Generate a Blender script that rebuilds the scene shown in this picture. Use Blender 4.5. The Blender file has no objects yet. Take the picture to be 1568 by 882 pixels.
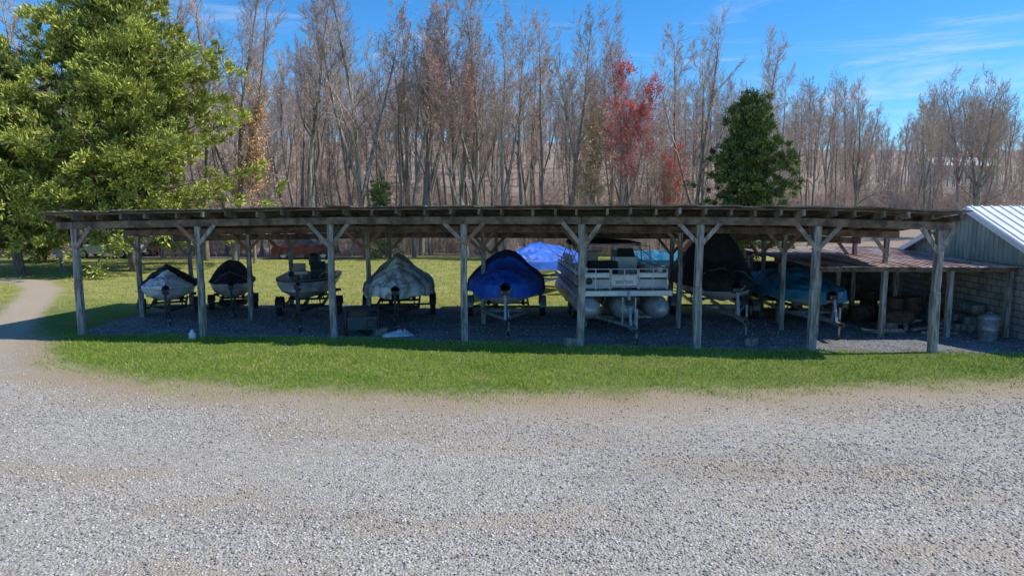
import bpy, math, random
import numpy as np
from mathutils import Vector, Matrix, noise as mn
random.seed(7); rs=np.random.RandomState(11)
sc=bpy.context.scene
COL=sc.collection
# ---------------------------------------------------------------- materials
def newmat(name):
    m=bpy.data.materials.new(name); m.use_nodes=True
    nt=m.node_tree; b=nt.nodes['Principled BSDF']
    return m,nt,b
def N(nt,t,**kw):
    n=nt.nodes.new(t)
    for k,v in kw.items():
        if k in n.inputs: n.inputs[k].default_value=v
        else: setattr(n,k,v)
    return n
def mixc(nt,f,a,b,mode='MIX'):
    n=nt.nodes.new('ShaderNodeMixRGB'); n.blend_type=mode
    for s,v in (('Fac',f),('Color1',a),('Color2',b)):
        if hasattr(v,'links'): nt.links.new(v,n.inputs[s])
        elif isinstance(v,(int,float)): n.inputs[s].default_value=v
        else: n.inputs[s].default_value=(v[0],v[1],v[2],1)
    return n.outputs[0]
def mathn(nt,op,a,b=None,c=None):
    n=nt.nodes.new('ShaderNodeMath'); n.operation=op
    for i,v in enumerate((a,b,c)):
        if v is None: continue
        if hasattr(v,'links'): nt.links.new(v,n.inputs[i])
        else: n.inputs[i].default_value=v
    return n.outputs[0]
def maprange(nt,v,a,b,c=0.0,d=1.0):
    n=nt.nodes.new('ShaderNodeMapRange'); n.interpolation_type='SMOOTHSTEP'
    nt.links.new(v,n.inputs[0])
    for i,x in enumerate((a,b,c,d)): n.inputs[i+1].default_value=x
    return n.outputs[0]
def noise(nt,scale,detail=5,rough=.6,vscale=None,coord='Object'):
    tc=nt.nodes.new('ShaderNodeTexCoord'); v=tc.outputs[coord]
    if vscale:
        mp=nt.nodes.new('ShaderNodeMapping'); mp.inputs['Scale'].default_value=vscale
        nt.links.new(v,mp.inputs[0]); v=mp.outputs[0]
    n=nt.nodes.new('ShaderNodeTexNoise'); n.inputs['Scale'].default_value=scale
    n.inputs['Detail'].default_value=detail; n.inputs['Roughness'].default_value=rough
    nt.links.new(v,n.inputs['Vector']); return n.outputs['Fac']
def mat(name,c1,c2=None,scale=6,rough=.8,metal=0,vs=None,bump=.0,lo=.35,hi=.65,bs=None):
    m,nt,b=newmat(name)
    if c2 is None: c2=tuple(x*.72 for x in c1)
    f=noise(nt,scale,6,.65,vs)
    f2=maprange(nt,f,lo,hi)
    nt.links.new(mixc(nt,f2,c1,c2),b.inputs['Base Color'])
    b.inputs['Roughness'].default_value=rough; b.inputs['Metallic'].default_value=metal
    if bump:
        bp=nt.nodes.new('ShaderNodeBump'); bp.inputs['Strength'].default_value=bump
        bp.inputs['Distance'].default_value=.03
        h=noise(nt,bs or scale*3,6,.7,vs); nt.links.new(h,bp.inputs['Height'])
        nt.links.new(bp.outputs[0],b.inputs['Normal'])
    return m
M={}
M['post']=mat('weathered_post',(.44,.41,.37),(.14,.115,.095),5,.9,vs=(3,3,.35),bump=.7)
M['beam']=mat('old_beam',(.26,.19,.145),(.08,.062,.05),3,.9,bump=.5)
M['brace']=mat('brace_wood',(.38,.32,.26),(.17,.135,.11),4,.9,bump=.4)
M['redwood']=mat('red_brace',(.36,.19,.12),(.16,.10,.07),4,.9)
M['tin']=mat('old_tin',(.34,.30,.27),(.15,.10,.08),1.5,.7,.2,bump=.2)
M['rust']=mat('rusty_tin',(.60,.50,.46),(.28,.12,.09),.9,.6,.15,vs=(3,.6,1),bump=.2)
M['whiteroof']=mat('white_metal',(.80,.81,.82),(.70,.71,.73),2,.45)
M['greenwall']=mat('green_siding',(.38,.43,.36),(.23,.28,.24),2,.7,vs=(1,1,.4))
M['galv']=mat('galvanised',(.38,.39,.41),(.22,.23,.25),8,.45,.4)
M['black']=mat('black_paint',(.03,.03,.033),(.02,.02,.02),5,.5)
M['tyre']=mat('tyre_rubber',(.035,.035,.035),(.022,.022,.022),9,.9)
M['rim']=mat('wheel_rim',(.66,.66,.64),(.44,.42,.40),8,.4,.3)
M['whitehull']=mat('white_gelcoat',(.84,.85,.84),(.66,.66,.62),3,.3)
M['creamhull']=mat('cream_gelcoat',(.72,.67,.56),(.50,.45,.37),3,.35)
M['alu']=mat('aluminium_hull',(.60,.60,.59),(.34,.34,.35),2.5,.42,.3,bump=.15)
M['bluestripe']=mat('blue_stripe',(.03,.18,.50),(.02,.12,.38),4,.3)
M['c_blue']=mat('blue_cover',(.014,.13,.60),(.010,.08,.38),3,.6,bump=.5)
M['c_navy']=mat('navy_cover',(.012,.030,.11),(.010,.020,.07),3,.8,bump=.4)
M['c_black']=mat('black_cover',(.016,.016,.020),(.032,.032,.036),3,.85,bump=.5)
M['c_teal']=mat('teal_cover',(.045,.28,.40),(.025,.15,.23),2.5,.7,bump=.5)
M['c_grey']=mat('grey_tarp',(.78,.78,.75),(.26,.26,.21),2.2,.65,bump=.6,lo=.42,hi=.62)
M['c_olive']=mat('olive_tarp',(.19,.20,.14),(.38,.38,.33),2,.8,bump=.6)
M['c_white']=mat('white_cover',(.82,.82,.82),(.55,.56,.58),2,.7,bump=.2)
M['cream']=mat('pontoon_panel',(.80,.78,.72),(.62,.60,.55),2,.4)
M['silver']=mat('pontoon_silver',(.46,.47,.49),(.30,.31,.34),2,.4,.2)
M['tan']=mat('tan_vinyl',(.50,.42,.33),(.34,.29,.23),4,.6)
M['glass']=mat('dark_glass',(.03,.04,.05),(.05,.06,.07),3,.08)
M['green']=mat('dark_green_paint',(.025,.065,.075),(.02,.04,.05),4,.5)
M['rusty']=mat('rusty_steel',(.24,.11,.07),(.10,.06,.045),5,.9,.2,bump=.4)
M['concrete']=mat('concrete',(.32,.29,.25),(.18,.165,.145),6,.95,bump=.4)
M['stump']=mat('log_wood',(.30,.21,.13),(.14,.10,.07),8,.95,bump=.5)
M['carred']=mat('dark_red_paint',(.12,.015,.015),(.08,.01,.01),3,.35)
M['carwhite']=mat('white_paint',(.7,.7,.7),(.6,.6,.6),3,.3)
M['plastic']=mat('white_plastic',(.75,.75,.73),(.6,.6,.58),4,.4)
M['red']=mat('red_plastic',(.45,.03,.03),(.3,.02,.02),4,.5)
def blockmat():
    m,nt,b=newmat('concrete_block')
    tc=N(nt,'ShaderNodeTexCoord')
    sep=N(nt,'ShaderNodeSeparateXYZ'); nt.links.new(tc.outputs['Object'],sep.inputs[0])
    cmb=N(nt,'ShaderNodeCombineXYZ')
    s=mathn(nt,'ADD',sep.outputs[0],sep.outputs[1]); nt.links.new(s,cmb.inputs[0]); nt.links.new(sep.outputs[2],cmb.inputs[1])
    br=N(nt,'ShaderNodeTexBrick'); nt.links.new(cmb.outputs[0],br.inputs['Vector'])
    br.inputs['Scale'].default_value=1; br.inputs['Brick Width'].default_value=.4; br.inputs['Row Height'].default_value=.2
    br.inputs['Mortar Size'].default_value=.014
    br.inputs['Color1'].default_value=(.52,.46,.40,1); br.inputs['Color2'].default_value=(.37,.33,.29,1); br.inputs['Mortar'].default_value=(.15,.14,.13,1)
    f=noise(nt,2.5,6)
    nt.links.new(mixc(nt,maprange(nt,f,.4,.7,0,.5),br.outputs['Color'],(.12,.1,.08)),b.inputs['Base Color'])
    bp=N(nt,'ShaderNodeBump'); bp.inputs['Strength'].default_value=.6; bp.inputs['Distance'].default_value=.02
    nt.links.new(mathn(nt,'SUBTRACT',1.0,br.outputs['Fac']),bp.inputs['Height']); nt.links.new(bp.outputs[0],b.inputs['Normal'])
    b.inputs['Roughness'].default_value=.95
    return m
M['block']=blockmat()
def diffmat(name,build):
    m=bpy.data.materials.new(name); m.use_nodes=True; nt=m.node_tree
    nt.nodes.remove(nt.nodes['Principled BSDF']); d=nt.nodes.new('ShaderNodeBsdfDiffuse')
    nt.links.new(build(nt),d.inputs['Color']); nt.links.new(d.outputs[0],nt.nodes['Material Output'].inputs[0]); return m
def barkmat(name,a,b_,c,sc_=None):
    def f(nt):
        oi=N(nt,'ShaderNodeObjectInfo')
        if sc_:
            fz=noise(nt,3,2,.7,(2,2,.4)); col=mixc(nt,maprange(nt,fz,.35,.65),a,b_)
        else: col=mixc(nt,0.35,a,b_)
        return mixc(nt,mathn(nt,'MULTIPLY',oi.outputs['Random'],.75),col,c)
    return diffmat(name,f)
M['bark']=barkmat('bark',(.43,.375,.32),(.16,.135,.11),(.24,.205,.175),1)
M['twig']=barkmat('twigs',(.48,.385,.32),(.36,.285,.235),(.56,.43,.36))
M['cbark']=mat('cedar_bark',(.30,.22,.17),(.13,.10,.08),5,.95,vs=(2,2,.4))
def attcol(nt): return N(nt,'ShaderNodeAttribute',attribute_name='col').outputs['Color']
M['leaf']=diffmat('foliage',attcol); M['stone']=diffmat('gravel_stones',attcol)
# ---------------------------------------------------------------- mesh helpers
def fast_mesh(name,V,F,mats,mi=None,cols=None,smooth=False):
    V=np.asarray(V,dtype=np.float32); F=np.asarray(F,dtype=np.int32); k=F.shape[1]
    me=bpy.data.meshes.new(name); me.vertices.add(len(V)); me.vertices.foreach_set('co',V.ravel())
    me.loops.add(F.size); me.loops.foreach_set('vertex_index',F.ravel())
    me.polygons.add(len(F)); me.polygons.foreach_set('loop_start',np.arange(0,F.size,k,dtype=np.int32))
    me.polygons.foreach_set('loop_total',np.full(len(F),k,dtype=np.int32))
    for m in mats: me.materials.append(m)
    if mi is not None: me.polygons.foreach_set('material_index',np.asarray(mi,dtype=np.int32))
    if smooth: me.polygons.foreach_set('use_smooth',np.ones(len(F),dtype=bool))
    if cols is not None:
        a=me.attributes.new('col','FLOAT_COLOR','POINT')
        c=np.ones((len(V),4),dtype=np.float32); c[:,:3]=cols; a.data.foreach_set('color',c.ravel())
    me.update(calc_edges=True); return me
def addobj(name,me,parent=None,loc=(0,0,0),rz=0,s=1):
    o=bpy.data.objects.new(name,me); COL.objects.link(o); o.location=loc; o.rotation_euler=(0,0,rz)
    o.scale=(s,s,s) if isinstance(s,(int,float)) else s
    if parent: o.parent=parent
    return o
def empty(name,loc=(0,0,0),rz=0):
    o=bpy.data.objects.new(name,None); COL.objects.link(o); o.location=loc; o.rotation_euler=(0,0,rz); return o
class MB:
    def __init__(s): s.v=[];s.f=[];s.mi=[];s.mats=[];s.sm=[]
    def m(s,k):
        k=M[k]
        if k not in s.mats: s.mats.append(k)
        return s.mats.index(k)
    def add(s,vs,fs,k,sm=False):
        o=len(s.v); s.v+= [tuple(v) for v in vs]; i=s.m(k)
        for f in fs: s.f.append(tuple(o+a for a in f)); s.mi.append(i); s.sm.append(sm)
    def hexa(s,p,k): s.add(p,[(0,3,2,1),(4,5,6,7),(0,1,5,4),(1,2,6,5),(2,3,7,6),(3,0,4,7)],k)
    def box(s,c,d,k,rz=0):
        R=Matrix.Rotation(rz,3,'Z'); c=Vector(c)
        p=[c+R@Vector((x*d[0]/2,y*d[1]/2,z*d[2]/2)) for z in(-1,1) for x,y in((-1,-1),(1,-1),(1,1),(-1,1))]
        s.hexa(p,k)
    def beam(s,a,b,w,h,k):
        a=Vector(a);b=Vector(b);d=(b-a).normalized()
        up=Vector((0,0,1)) if abs(d.z)<.95 else Vector((0,1,0))
        x=d.cross(up).normalized()*w/2; y=x.cross(d).normalized()*h/2
        s.hexa([a-x-y,a+x-y,a+x+y,a-x+y,b-x-y,b+x-y,b+x+y,b-x+y],k)
    def tube(s,a,b,r,k,r2=None,n=10):
        a=Vector(a);b=Vector(b);d=(b-a).normalized(); r2=r if r2 is None else r2
        up=Vector((0,0,1)) if abs(d.z)<.95 else Vector((0,1,0))
        x=d.cross(up).normalized(); y=x.cross(d)
        vs=[a+(x*math.cos(t)+y*math.sin(t))*r for t in [i*2*math.pi/n for i in range(n)]]+[b+(x*math.cos(t)+y*math.sin(t))*r2 for t in [i*2*math.pi/n for i in range(n)]]
        s.add(vs,[(i,(i+1)%n,n+(i+1)%n,n+i) for i in range(n)],k,True)
        s.add(vs,[tuple(range(n))[::-1],tuple(range(n,2*n))],k)
    def path(s,pts,r,k,n=7):
        for a,b in zip(pts,pts[1:]): s.tube(a,b,r,k,n=n)
    def lathe(s,prof,c,k,axis='Z',n=20):
        c=Vector(c); vs=[]
        for r,h in prof:
            for i in range(n):
                t=i*2*math.pi/n
                if axis=='Z': q=Vector((r*math.cos(t),r*math.sin(t),h))
                elif axis=='X': q=Vector((h,r*math.cos(t),r*math.sin(t)))
                else: q=Vector((r*math.cos(t),h,r*math.sin(t)))
                vs.append(c+q)
        s.add(vs,[(j*n+i,j*n+(i+1)%n,(j+1)*n+(i+1)%n,(j+1)*n+i) for j in range(len(prof)-1) for i in range(n)],k,True)
    def wheel(s,c,R,w,axis='X'):
        s.lathe([(R*.62,-w/2),(R*.93,-w/2),(R,-w*.3),(R,w*.3),(R*.93,w/2),(R*.62,w/2)],c,'tyre',axis)
        for sg in(-1,1): s.lathe([(R*.64,sg*w*.42),(R*.5,sg*w*.3),(R*.2,sg*w*.34),(R*.16,sg*w*.48),(.001,sg*w*.48)],c,'rim',axis)
    def loft(s,secs,k,sm=True,ks=None):
        n=len(secs[0]); vs=[p for q in secs for p in q]
        if ks is None: s.add(vs,[(j*n+i,j*n+i+1,(j+1)*n+i+1,(j+1)*n+i) for j in range(len(secs)-1) for i in range(n-1)],k,sm)
        else:
            for i in range(n-1):
                s.add([q[i] for q in secs]+[q[i+1] for q in secs],[(j,len(secs)+j,len(secs)+j+1,j+1) for j in range(len(secs)-1)],ks[i],False)
    def obj(s,name,parent=None,loc=(0,0,0),rz=0,bevel=0):
        me=bpy.data.meshes.new(name); me.from_pydata(s.v,[],s.f)
        for m in s.mats: me.materials.append(m)
        me.polygons.foreach_set('material_index',s.mi); me.polygons.foreach_set('use_smooth',s.sm); me.update()
        o=addobj(name,me,parent,loc,rz)
        if bevel:
            b=o.modifiers.new('b','BEVEL'); b.width=bevel; b.segments=1; b.limit_method='ANGLE'
        return o
# ---------------------------------------------------------------- camera, sun, sky
cam=bpy.data.cameras.new('camera'); co=bpy.data.objects.new('camera',cam); COL.objects.link(co)
cam.sensor_width=36; cam.lens=24; cam.clip_end=4000; cam.clip_start=.1
co.location=(0,0,3.8); co.rotation_euler=(math.radians(90-6.9),0,0); sc.camera=co
AZ,EL=math.radians(88),math.radians(47)
sd=Vector((math.sin(AZ)*math.cos(EL),math.cos(AZ)*math.cos(EL),math.sin(EL)))
sl=bpy.data.lights.new('sun','SUN'); sl.energy=5.0; sl.angle=math.radians(.5); sl.color=(1,.94,.85)
so=bpy.data.objects.new('sun',sl); COL.objects.link(so); so.rotation_euler=sd.to_track_quat('Z','Y').to_euler()
w=bpy.data.worlds.new('World'); sc.world=w; w.use_nodes=True; nt=w.node_tree; bg=nt.nodes['Background']
sky=nt.nodes.new('ShaderNodeTexSky'); sky.sky_type='NISHITA'; sky.sun_disc=False; sky.sun_elevation=EL; sky.sun_rotation=AZ
sky.air_density=1.0; sky.dust_density=.1; sky.ozone_density=2.6
tc=nt.nodes.new('ShaderNodeTexCoord'); mp=nt.nodes.new('ShaderNodeMapping'); mp.inputs['Scale'].default_value=(1.2,1.2,10); mp.inputs['Rotation'].default_value=(0,.12,0)
nt.links.new(tc.outputs['Generated'],mp.inputs[0])
nz=nt.nodes.new('ShaderNodeTexNoise'); nz.inputs['Scale'].default_value=2.4; nz.inputs['Detail'].default_value=9; nz.inputs['Roughness'].default_value=.66; nz.inputs['Distortion'].default_value=.7
nt.links.new(mp.outputs[0],nz.inputs['Vector'])
cf=maprange(nt,nz.outputs['Fac'],.50,.80,0,.5)
tint=mixc(nt,1.0,sky.outputs[0],(.64,.97,1.28),'MULTIPLY')
hs=nt.nodes.new('ShaderNodeHueSaturation'); hs.inputs['Saturation'].default_value=1.12; nt.links.new(tint,hs.inputs['Color'])
nt.links.new(mixc(nt,cf,hs.outputs[0],(6.4,6.7,7.0)),bg.inputs[0]); bg.inputs[1].default_value=.14
sc.view_settings.view_transform='Standard'; sc.view_settings.look='None'; sc.view_settings.exposure=0
# ---------------------------------------------------------------- ground
def sst(a,b,x): t=np.clip((x-a)/(b-a),0,1); return t*t*(3-2*t)
def terr(X,Y):
    X=np.asarray(X,float);Y=np.asarray(Y,float)
    h=12.5*sst(56,145,Y)*(1-.36*sst(10,90,X)) + 26*sst(170,400,Y)
    return h+ .8*np.sin(X*.06+1)*np.sin(Y*.05)*sst(60,90,Y)
FR=[(-60,30),(-22,22),(-17,22.5),(-14.6,20.4),(-13.2,19.0),(-11.8,17.0),(-10.2,15.4),(-8.3,14.5),(-5.1,13.6),(-1.7,13.2),(1.5,13.3),(5.5,13.6),(11,14.3),(20,15.8),(60,20)]
fx=[p[0] for p in FR]; fy=[p[1] for p in FR]
PATH=[(-13.9,17.5),(-15.0,19.5),(-16.6,22.5),(-18.8,26.4),(-21.1,30.5),(-24,34),(-30,36),(-60,38)]
def pdist(X,Y,P):
    d=np.full(X.shape,1e9)
    for (ax,ay),(bx,by) in zip(P,P[1:]):
        dx,dy=bx-ax,by-ay; t=np.clip(((X-ax)*dx+(Y-ay)*dy)/(dx*dx+dy*dy),0,1)
        d=np.minimum(d,np.hypot(X-ax-t*dx,Y-ay-t*dy))
    return d
xs=np.concatenate([-np.geomspace(900,31,26),np.arange(-30,30.01,.25),np.geomspace(31,900,26)])
ys=np.concatenate([[-60,-30,-15,-8],np.arange(-4,46,.25),np.geomspace(46.5,950,60)])
X,Y=np.meshgrid(xs,ys); Z=terr(X,Y)
def bmp(x,y): return np.sin(x*1.3+y*.7)*np.sin(y*1.1-x*.4)*.012+np.sin(x*.35)*np.cos(y*.5+1)*.015
nr_=np.clip((50-Y)/8,0,1)*np.clip((34-np.abs(X))/5,0,1)
Z=Z+bmp(X,Y)*nr_
V=np.stack([X.ravel(),Y.ravel(),Z.ravel()],1); nx=len(xs); ny=len(ys)
idx=np.arange(nx*ny).reshape(ny,nx)
F=np.stack([idx[:-1,:-1].ravel(),idx[:-1,1:].ravel(),idx[1:,1:].ravel(),idx[1:,:-1].ravel()],1)
frontY=np.interp(X.ravel(),fx,fy); gd=np.clip(Y.ravel()-frontY,-4,4)
pd=np.clip(.85-pdist(X,Y,PATH).ravel(),-4,4)
SHX=[-12.9,-5.1,1.9,11,16]; SHY=[20.0,19.4,18.4,17.3,17.0]
shf=np.interp(X.ravel(),SHX,SHY)
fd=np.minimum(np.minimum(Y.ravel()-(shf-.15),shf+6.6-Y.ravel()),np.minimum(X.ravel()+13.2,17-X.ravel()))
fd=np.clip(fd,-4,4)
ld=np.clip((Y.ravel()-(54+5*np.sin(X.ravel()*.07)))*.4,-4,4)
def rockground():
    m,nt,b=newmat('ground_mix')
    A=lambda n:N(nt,'ShaderNodeAttribute',attribute_name=n).outputs['Fac']
    n1=noise(nt,1.1,6,.65); n2=noise(nt,7,5,.7); n3=noise(nt,40,3,.7); nb=noise(nt,.5,5,.62,(.4,1.2,1)); nc=noise(nt,.7,6,.7,(.25,1.2,1))
    tcn=N(nt,'ShaderNodeTexCoord')
    def vor(s):
        v=N(nt,'ShaderNodeTexVoronoi'); v.inputs['Scale'].default_value=s; nt.links.new(tcn.outputs['Object'],v.inputs['Vector']); return v
    v1=vor(32)
    sp=N(nt,'ShaderNodeSeparateColor'); nt.links.new(v1.outputs['Color'],sp.inputs[0]); r1=sp.outputs[0]
    g=mixc(nt,r1,(.25,.225,.19),(.60,.565,.50))
    g=mixc(nt,maprange(nt,n2,.4,.75,0,.8),g,(.38,.33,.26))
    gr=mixc(nt,maprange(nt,nb,.44,.66,0,.8),g,(.41,.335,.24))
    gr=mixc(nt,maprange(nt,nc,.50,.72,0,.45),gr,(.26,.225,.18))
    gd=A('gd'); edge=maprange(nt,mathn(nt,'ADD',gd,mathn(nt,'MULTIPLY',n1,1.8)),-1.5,.9)
    gr=mixc(nt,mathn(nt,'MULTIPLY',edge,.85),gr,(.37,.285,.18))
    gc=mixc(nt,maprange(nt,n1,.35,.65),(.14,.225,.03),(.25,.28,.07))
    gc=mixc(nt,maprange(nt,n3,.3,.7),gc,(.08,.115,.02))
    gc=mixc(nt,maprange(nt,n2,.50,.72,0,.75),gc,(.31,.27,.13))
    geo=N(nt,'ShaderNodeSeparateXYZ'); nt.links.new(tcn.outputs['Object'],geo.inputs[0])
    far=maprange(nt,geo.outputs[1],22,30)
    lawn=mixc(nt,maprange(nt,n1,.35,.66),(.25,.30,.055),(.44,.38,.15))
    lawn=mixc(nt,maprange(nt,n3,.3,.7,0,.4),lawn,(.12,.15,.03))
    gc=mixc(nt,far,gc,lawn)
    gf=mathn(nt,'ADD',mathn(nt,'ADD',gd,mathn(nt,'MULTIPLY',mathn(nt,'SUBTRACT',n1,.5),2.8)),mathn(nt,'MULTIPLY',mathn(nt,'SUBTRACT',n3,.5),1.8))
    gfac=maprange(nt,gf,-.3,.9)
    c=mixc(nt,gfac,gr,gc)
    pf=maprange(nt,mathn(nt,'ADD',A('pd'),mathn(nt,'MULTIPLY',mathn(nt,'SUBTRACT',n2,.5),1.6)),-.1,.4)
    c=mixc(nt,pf,c,mixc(nt,n2,(.50,.42,.32),(.36,.29,.2)))
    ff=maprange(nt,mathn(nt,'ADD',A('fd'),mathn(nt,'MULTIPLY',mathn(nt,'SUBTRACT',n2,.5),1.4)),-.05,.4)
    fl=mixc(nt,r1,(.12,.125,.135),(.32,.33,.35)); fl=mixc(nt,maprange(nt,n1,.42,.65,0,.7),fl,(.15,.13,.10))  # dark grey gravel, with the roof shade's blue tint mixed into its colour
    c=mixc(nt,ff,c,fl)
    lf=maprange(nt,mathn(nt,'ADD',A('ld'),mathn(nt,'MULTIPLY',mathn(nt,'SUBTRACT',n1,.5),1.5)),-.3,.5)
    ll=mixc(nt,n2,(.40,.315,.25),(.25,.195,.15))
    c=mixc(nt,lf,c,ll)
    nt.links.new(c,b.inputs['Base Color']); b.inputs['Roughness'].default_value=.95; b.inputs['Specular IOR Level'].default_value=.15
    bp=N(nt,'ShaderNodeBump'); bp.inputs['Strength'].default_value=.8; bp.inputs['Distance'].default_value=.03
    h=mixc(nt,gfac,mathn(nt,'SUBTRACT',1.0,v1.outputs['Distance']),n3)
    nt.links.new(h,bp.inputs['Height']); nt.links.new(bp.outputs[0],b.inputs['Normal'])
    return m
gm=fast_mesh('ground',V,F,[rockground()],smooth=True)
for nme,arr in (('gd',gd),('pd',pd),('fd',fd),('ld',ld)):
    a=gm.attributes.new(nme,'FLOAT','POINT'); a.data.foreach_set('value',arr.astype(np.float32))
addobj('ground',gm)
def gz(x,y):
    x=np.asarray(x,float);y=np.asarray(y,float); return terr(x,y)+bmp(x,y)
def stones(name,x,y,smin,smax,tn=(1,.945,.85)):
    s=smin+(smax-smin)*rs.rand(len(x))**2.2
    base=np.array([(1,0,0),(-1,0,0),(0,1,0),(0,-1,0),(0,0,1),(0,0,-1)],float)
    V=base[None]*s[:,None,None]*(0.6+.7*rs.rand(len(x),6,1)); V[:,:,2]*=.65
    V+= rs.randn(len(x),6,3)*s[:,None,None]*.15
    a=rs.rand(len(x))*6.28; c,si=np.cos(a)[:,None],np.sin(a)[:,None]
    vx=V[:,:,0]*c-V[:,:,1]*si; vy=V[:,:,0]*si+V[:,:,1]*c
    V=np.stack([vx+x[:,None],vy+y[:,None],V[:,:,2]+(gz(x,y)+s*.15)[:,None]],2)
    f=np.array([(0,2,4),(2,1,4),(1,3,4),(3,0,4),(2,0,5),(1,2,5),(3,1,5),(0,3,5)])
    F=(f[None]+6*np.arange(len(x))[:,None,None]).reshape(-1,3)
    g=.2+.5*rs.rand(len(x),1)**1.2; tint=np.array(tn)[None]+rs.randn(len(x),3)*.035
    cols=np.repeat(g*tint,6,0)
    me=fast_mesh(name,V.reshape(-1,3),F,[M['stone']],cols=np.clip(cols,0,1)); return addobj(name,me)
n=100000
t=rs.rand(n); yy=5.9+8.6*t**.8; xx=(rs.rand(n)*2-1)*(yy*.79+1)
fyv=np.interp(xx,fx,fy); dens=np.sin(xx*.5+yy*1.3)*.15+np.sin(yy*1.9+xx*.35)*.15+np.sin(xx*.33-yy*.9+2)*.2+.65
dens*=np.clip((fyv-yy)/1.8,.10,1)
ok=(yy<fyv-.1-rs.rand(n)*.9)&(rs.rand(n)<dens)
stones('gravel',xx[ok],yy[ok],.007,.026)
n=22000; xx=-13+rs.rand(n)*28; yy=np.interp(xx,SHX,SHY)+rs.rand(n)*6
stones('shed_floor_gravel',xx,yy,.008,.03,(.74,.77,.80))  # floor stones carry the same painted blue-grey shade tint
def blades(name,x,y,h,w,c1,c2,dry=.10):
    n=len(x); a=rs.rand(n)*6.28; hh=h*(.4+rs.rand(n)**1.5*1.2); lean=rs.randn(n,2)*hh[:,None]*.5
    z=gz(x,y)-.005; dx=np.cos(a)*w/2; dy=np.sin(a)*w/2
    V=np.empty((n,3,3)); V[:,0]=np.stack([x-dx,y-dy,z],1); V[:,1]=np.stack([x+dx,y+dy,z],1); V[:,2]=np.stack([x+lean[:,0],y+lean[:,1],z+hh],1)
    q=np.sin(x*1.1+np.sin(y*1.7)*1.5)*np.sin(y*1.9-x*.5)+.6*np.sin(x*2.9+y*1.3)*np.sin(y*3.7-x*1.1)
    k=np.clip(rs.rand(n,1)*.6+.25+.3*q[:,None],0,1); c=np.array(c1)*(1-k)+np.array(c2)*k
    d=rs.rand(n)<dry*(1+2.0*np.clip(q,0,1)); c[d]=np.array([.44,.37,.21])
    return addobj(name,fast_mesh(name,V.reshape(-1,3),np.arange(3*n).reshape(-1,3),[M['leaf']],cols=np.repeat(c,3,0)))
n=190000; xx=-16+rs.rand(n)*34; yy=12.7+rs.rand(n)*7.7
fyv=np.interp(xx,fx,fy); sv=np.interp(xx,SHX,SHY)
patch=np.sin(xx*1.7+1.3*np.sin(yy*1.9))*np.sin(yy*2.3+xx*.6)
ok=(yy>fyv-.5+rs.rand(n)**1.5*1.6-patch*.35)&((yy<sv+.15*patch+.1)|(xx<-13.1))&(pdist(xx,yy,PATH)>.9)&(rs.rand(n)<.7+.3*patch)
blades('grass',xx[ok],yy[ok],.06,.014,(.14,.30,.02),(.36,.45,.07),.07)
n=60000; xx=-34+rs.rand(n)*50; yy=25+rs.rand(n)*22
ok=(pdist(xx,yy,PATH)>1.0); blades('lawn_grass',xx[ok],yy[ok],.07,.03,(.24,.30,.045),(.47,.43,.14))
# ---------------------------------------------------------------- trees
def seg_mesh(name,S,extra=None,thr=.05,mk=('bark','twig')):
    A=np.array([(*a,*b,r0,r1) for a,b,r0,r1 in S]); Vs=[];Fs=[];mi=[];off=0
    for grp,k in ((A[:,6]>=thr,7),(A[:,6]<thr,3)):
        B=A[grp]
        if not len(B): continue
        p0,p1=B[:,:3],B[:,3:6]; d=p1-p0; d/=np.linalg.norm(d,axis=1,keepdims=True)+1e-9
        ref=np.where(np.abs(d[:,2:3])<.9,[[0,0,1.]],[[1.,0,0]]); x=np.cross(d,ref); x/=np.linalg.norm(x,axis=1,keepdims=True); y=np.cross(d,x)
        th=np.arange(k)*2*np.pi/k; ring=x[:,None]*np.cos(th)[None,:,None]+y[:,None]*np.sin(th)[None,:,None]
        V=np.concatenate([p0[:,None]+ring*B[:,6][:,None,None],p1[:,None]+ring*B[:,7][:,None,None]],1)
        i=np.arange(k); f=np.stack([i,(i+1)%k,k+(i+1)%k,k+i],1)
        F=(f[None]+2*k*np.arange(len(B))[:,None,None]).reshape(-1,4)+off
        Vs.append(V.reshape(-1,3)); Fs.append(F); off+=len(B)*2*k
        mi.append(np.full(len(F),0 if k==7 else 1))
    V=np.concatenate(Vs);F=np.concatenate(Fs);mi=np.concatenate(mi); cols=np.zeros((len(V),3))+.2
    mats=[M[mk[0]],M[mk[1]]]
    if extra is not None:
        ev,ec=extra; n=len(ev)//4; F=np.concatenate([F,np.arange(4*n).reshape(-1,4)+len(V)]); V=np.concatenate([V,ev]); cols=np.concatenate([cols,ec])
        mi=np.concatenate([mi,np.full(n,2)]); mats.append(M['leaf'])
    return fast_mesh(name,V,F,mats,mi,cols)
def leafquads(C,size,col,jit=.25,asp=.55,along=None):
    n=len(C)
    if along is None:
        d=rs.randn(n,3); d/=np.linalg.norm(d,axis=1,keepdims=True); e=rs.randn(n,3); x=np.cross(d,e); x/=np.linalg.norm(x,axis=1,keepdims=True); y=np.cross(d,x)
    else:
        x=along+rs.randn(n,3)*.38; x/=np.linalg.norm(x,axis=1,keepdims=True); y=np.cross(x,rs.randn(n,3)); y/=np.linalg.norm(y,axis=1,keepdims=True)
    s=size*(.6+.8*rs.rand(n,1)); x=x*s/2; y=y*s*asp/2
    V=np.stack([C-x,C-y*.9,C+x,C+y*.9],1).reshape(-1,3)
    c=np.asarray(col); c=np.broadcast_to(c,(n,3))*(1+jit*(rs.rand(n,1)*2-1)); return V,np.repeat(np.clip(c,0,1),4,0)
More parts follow.
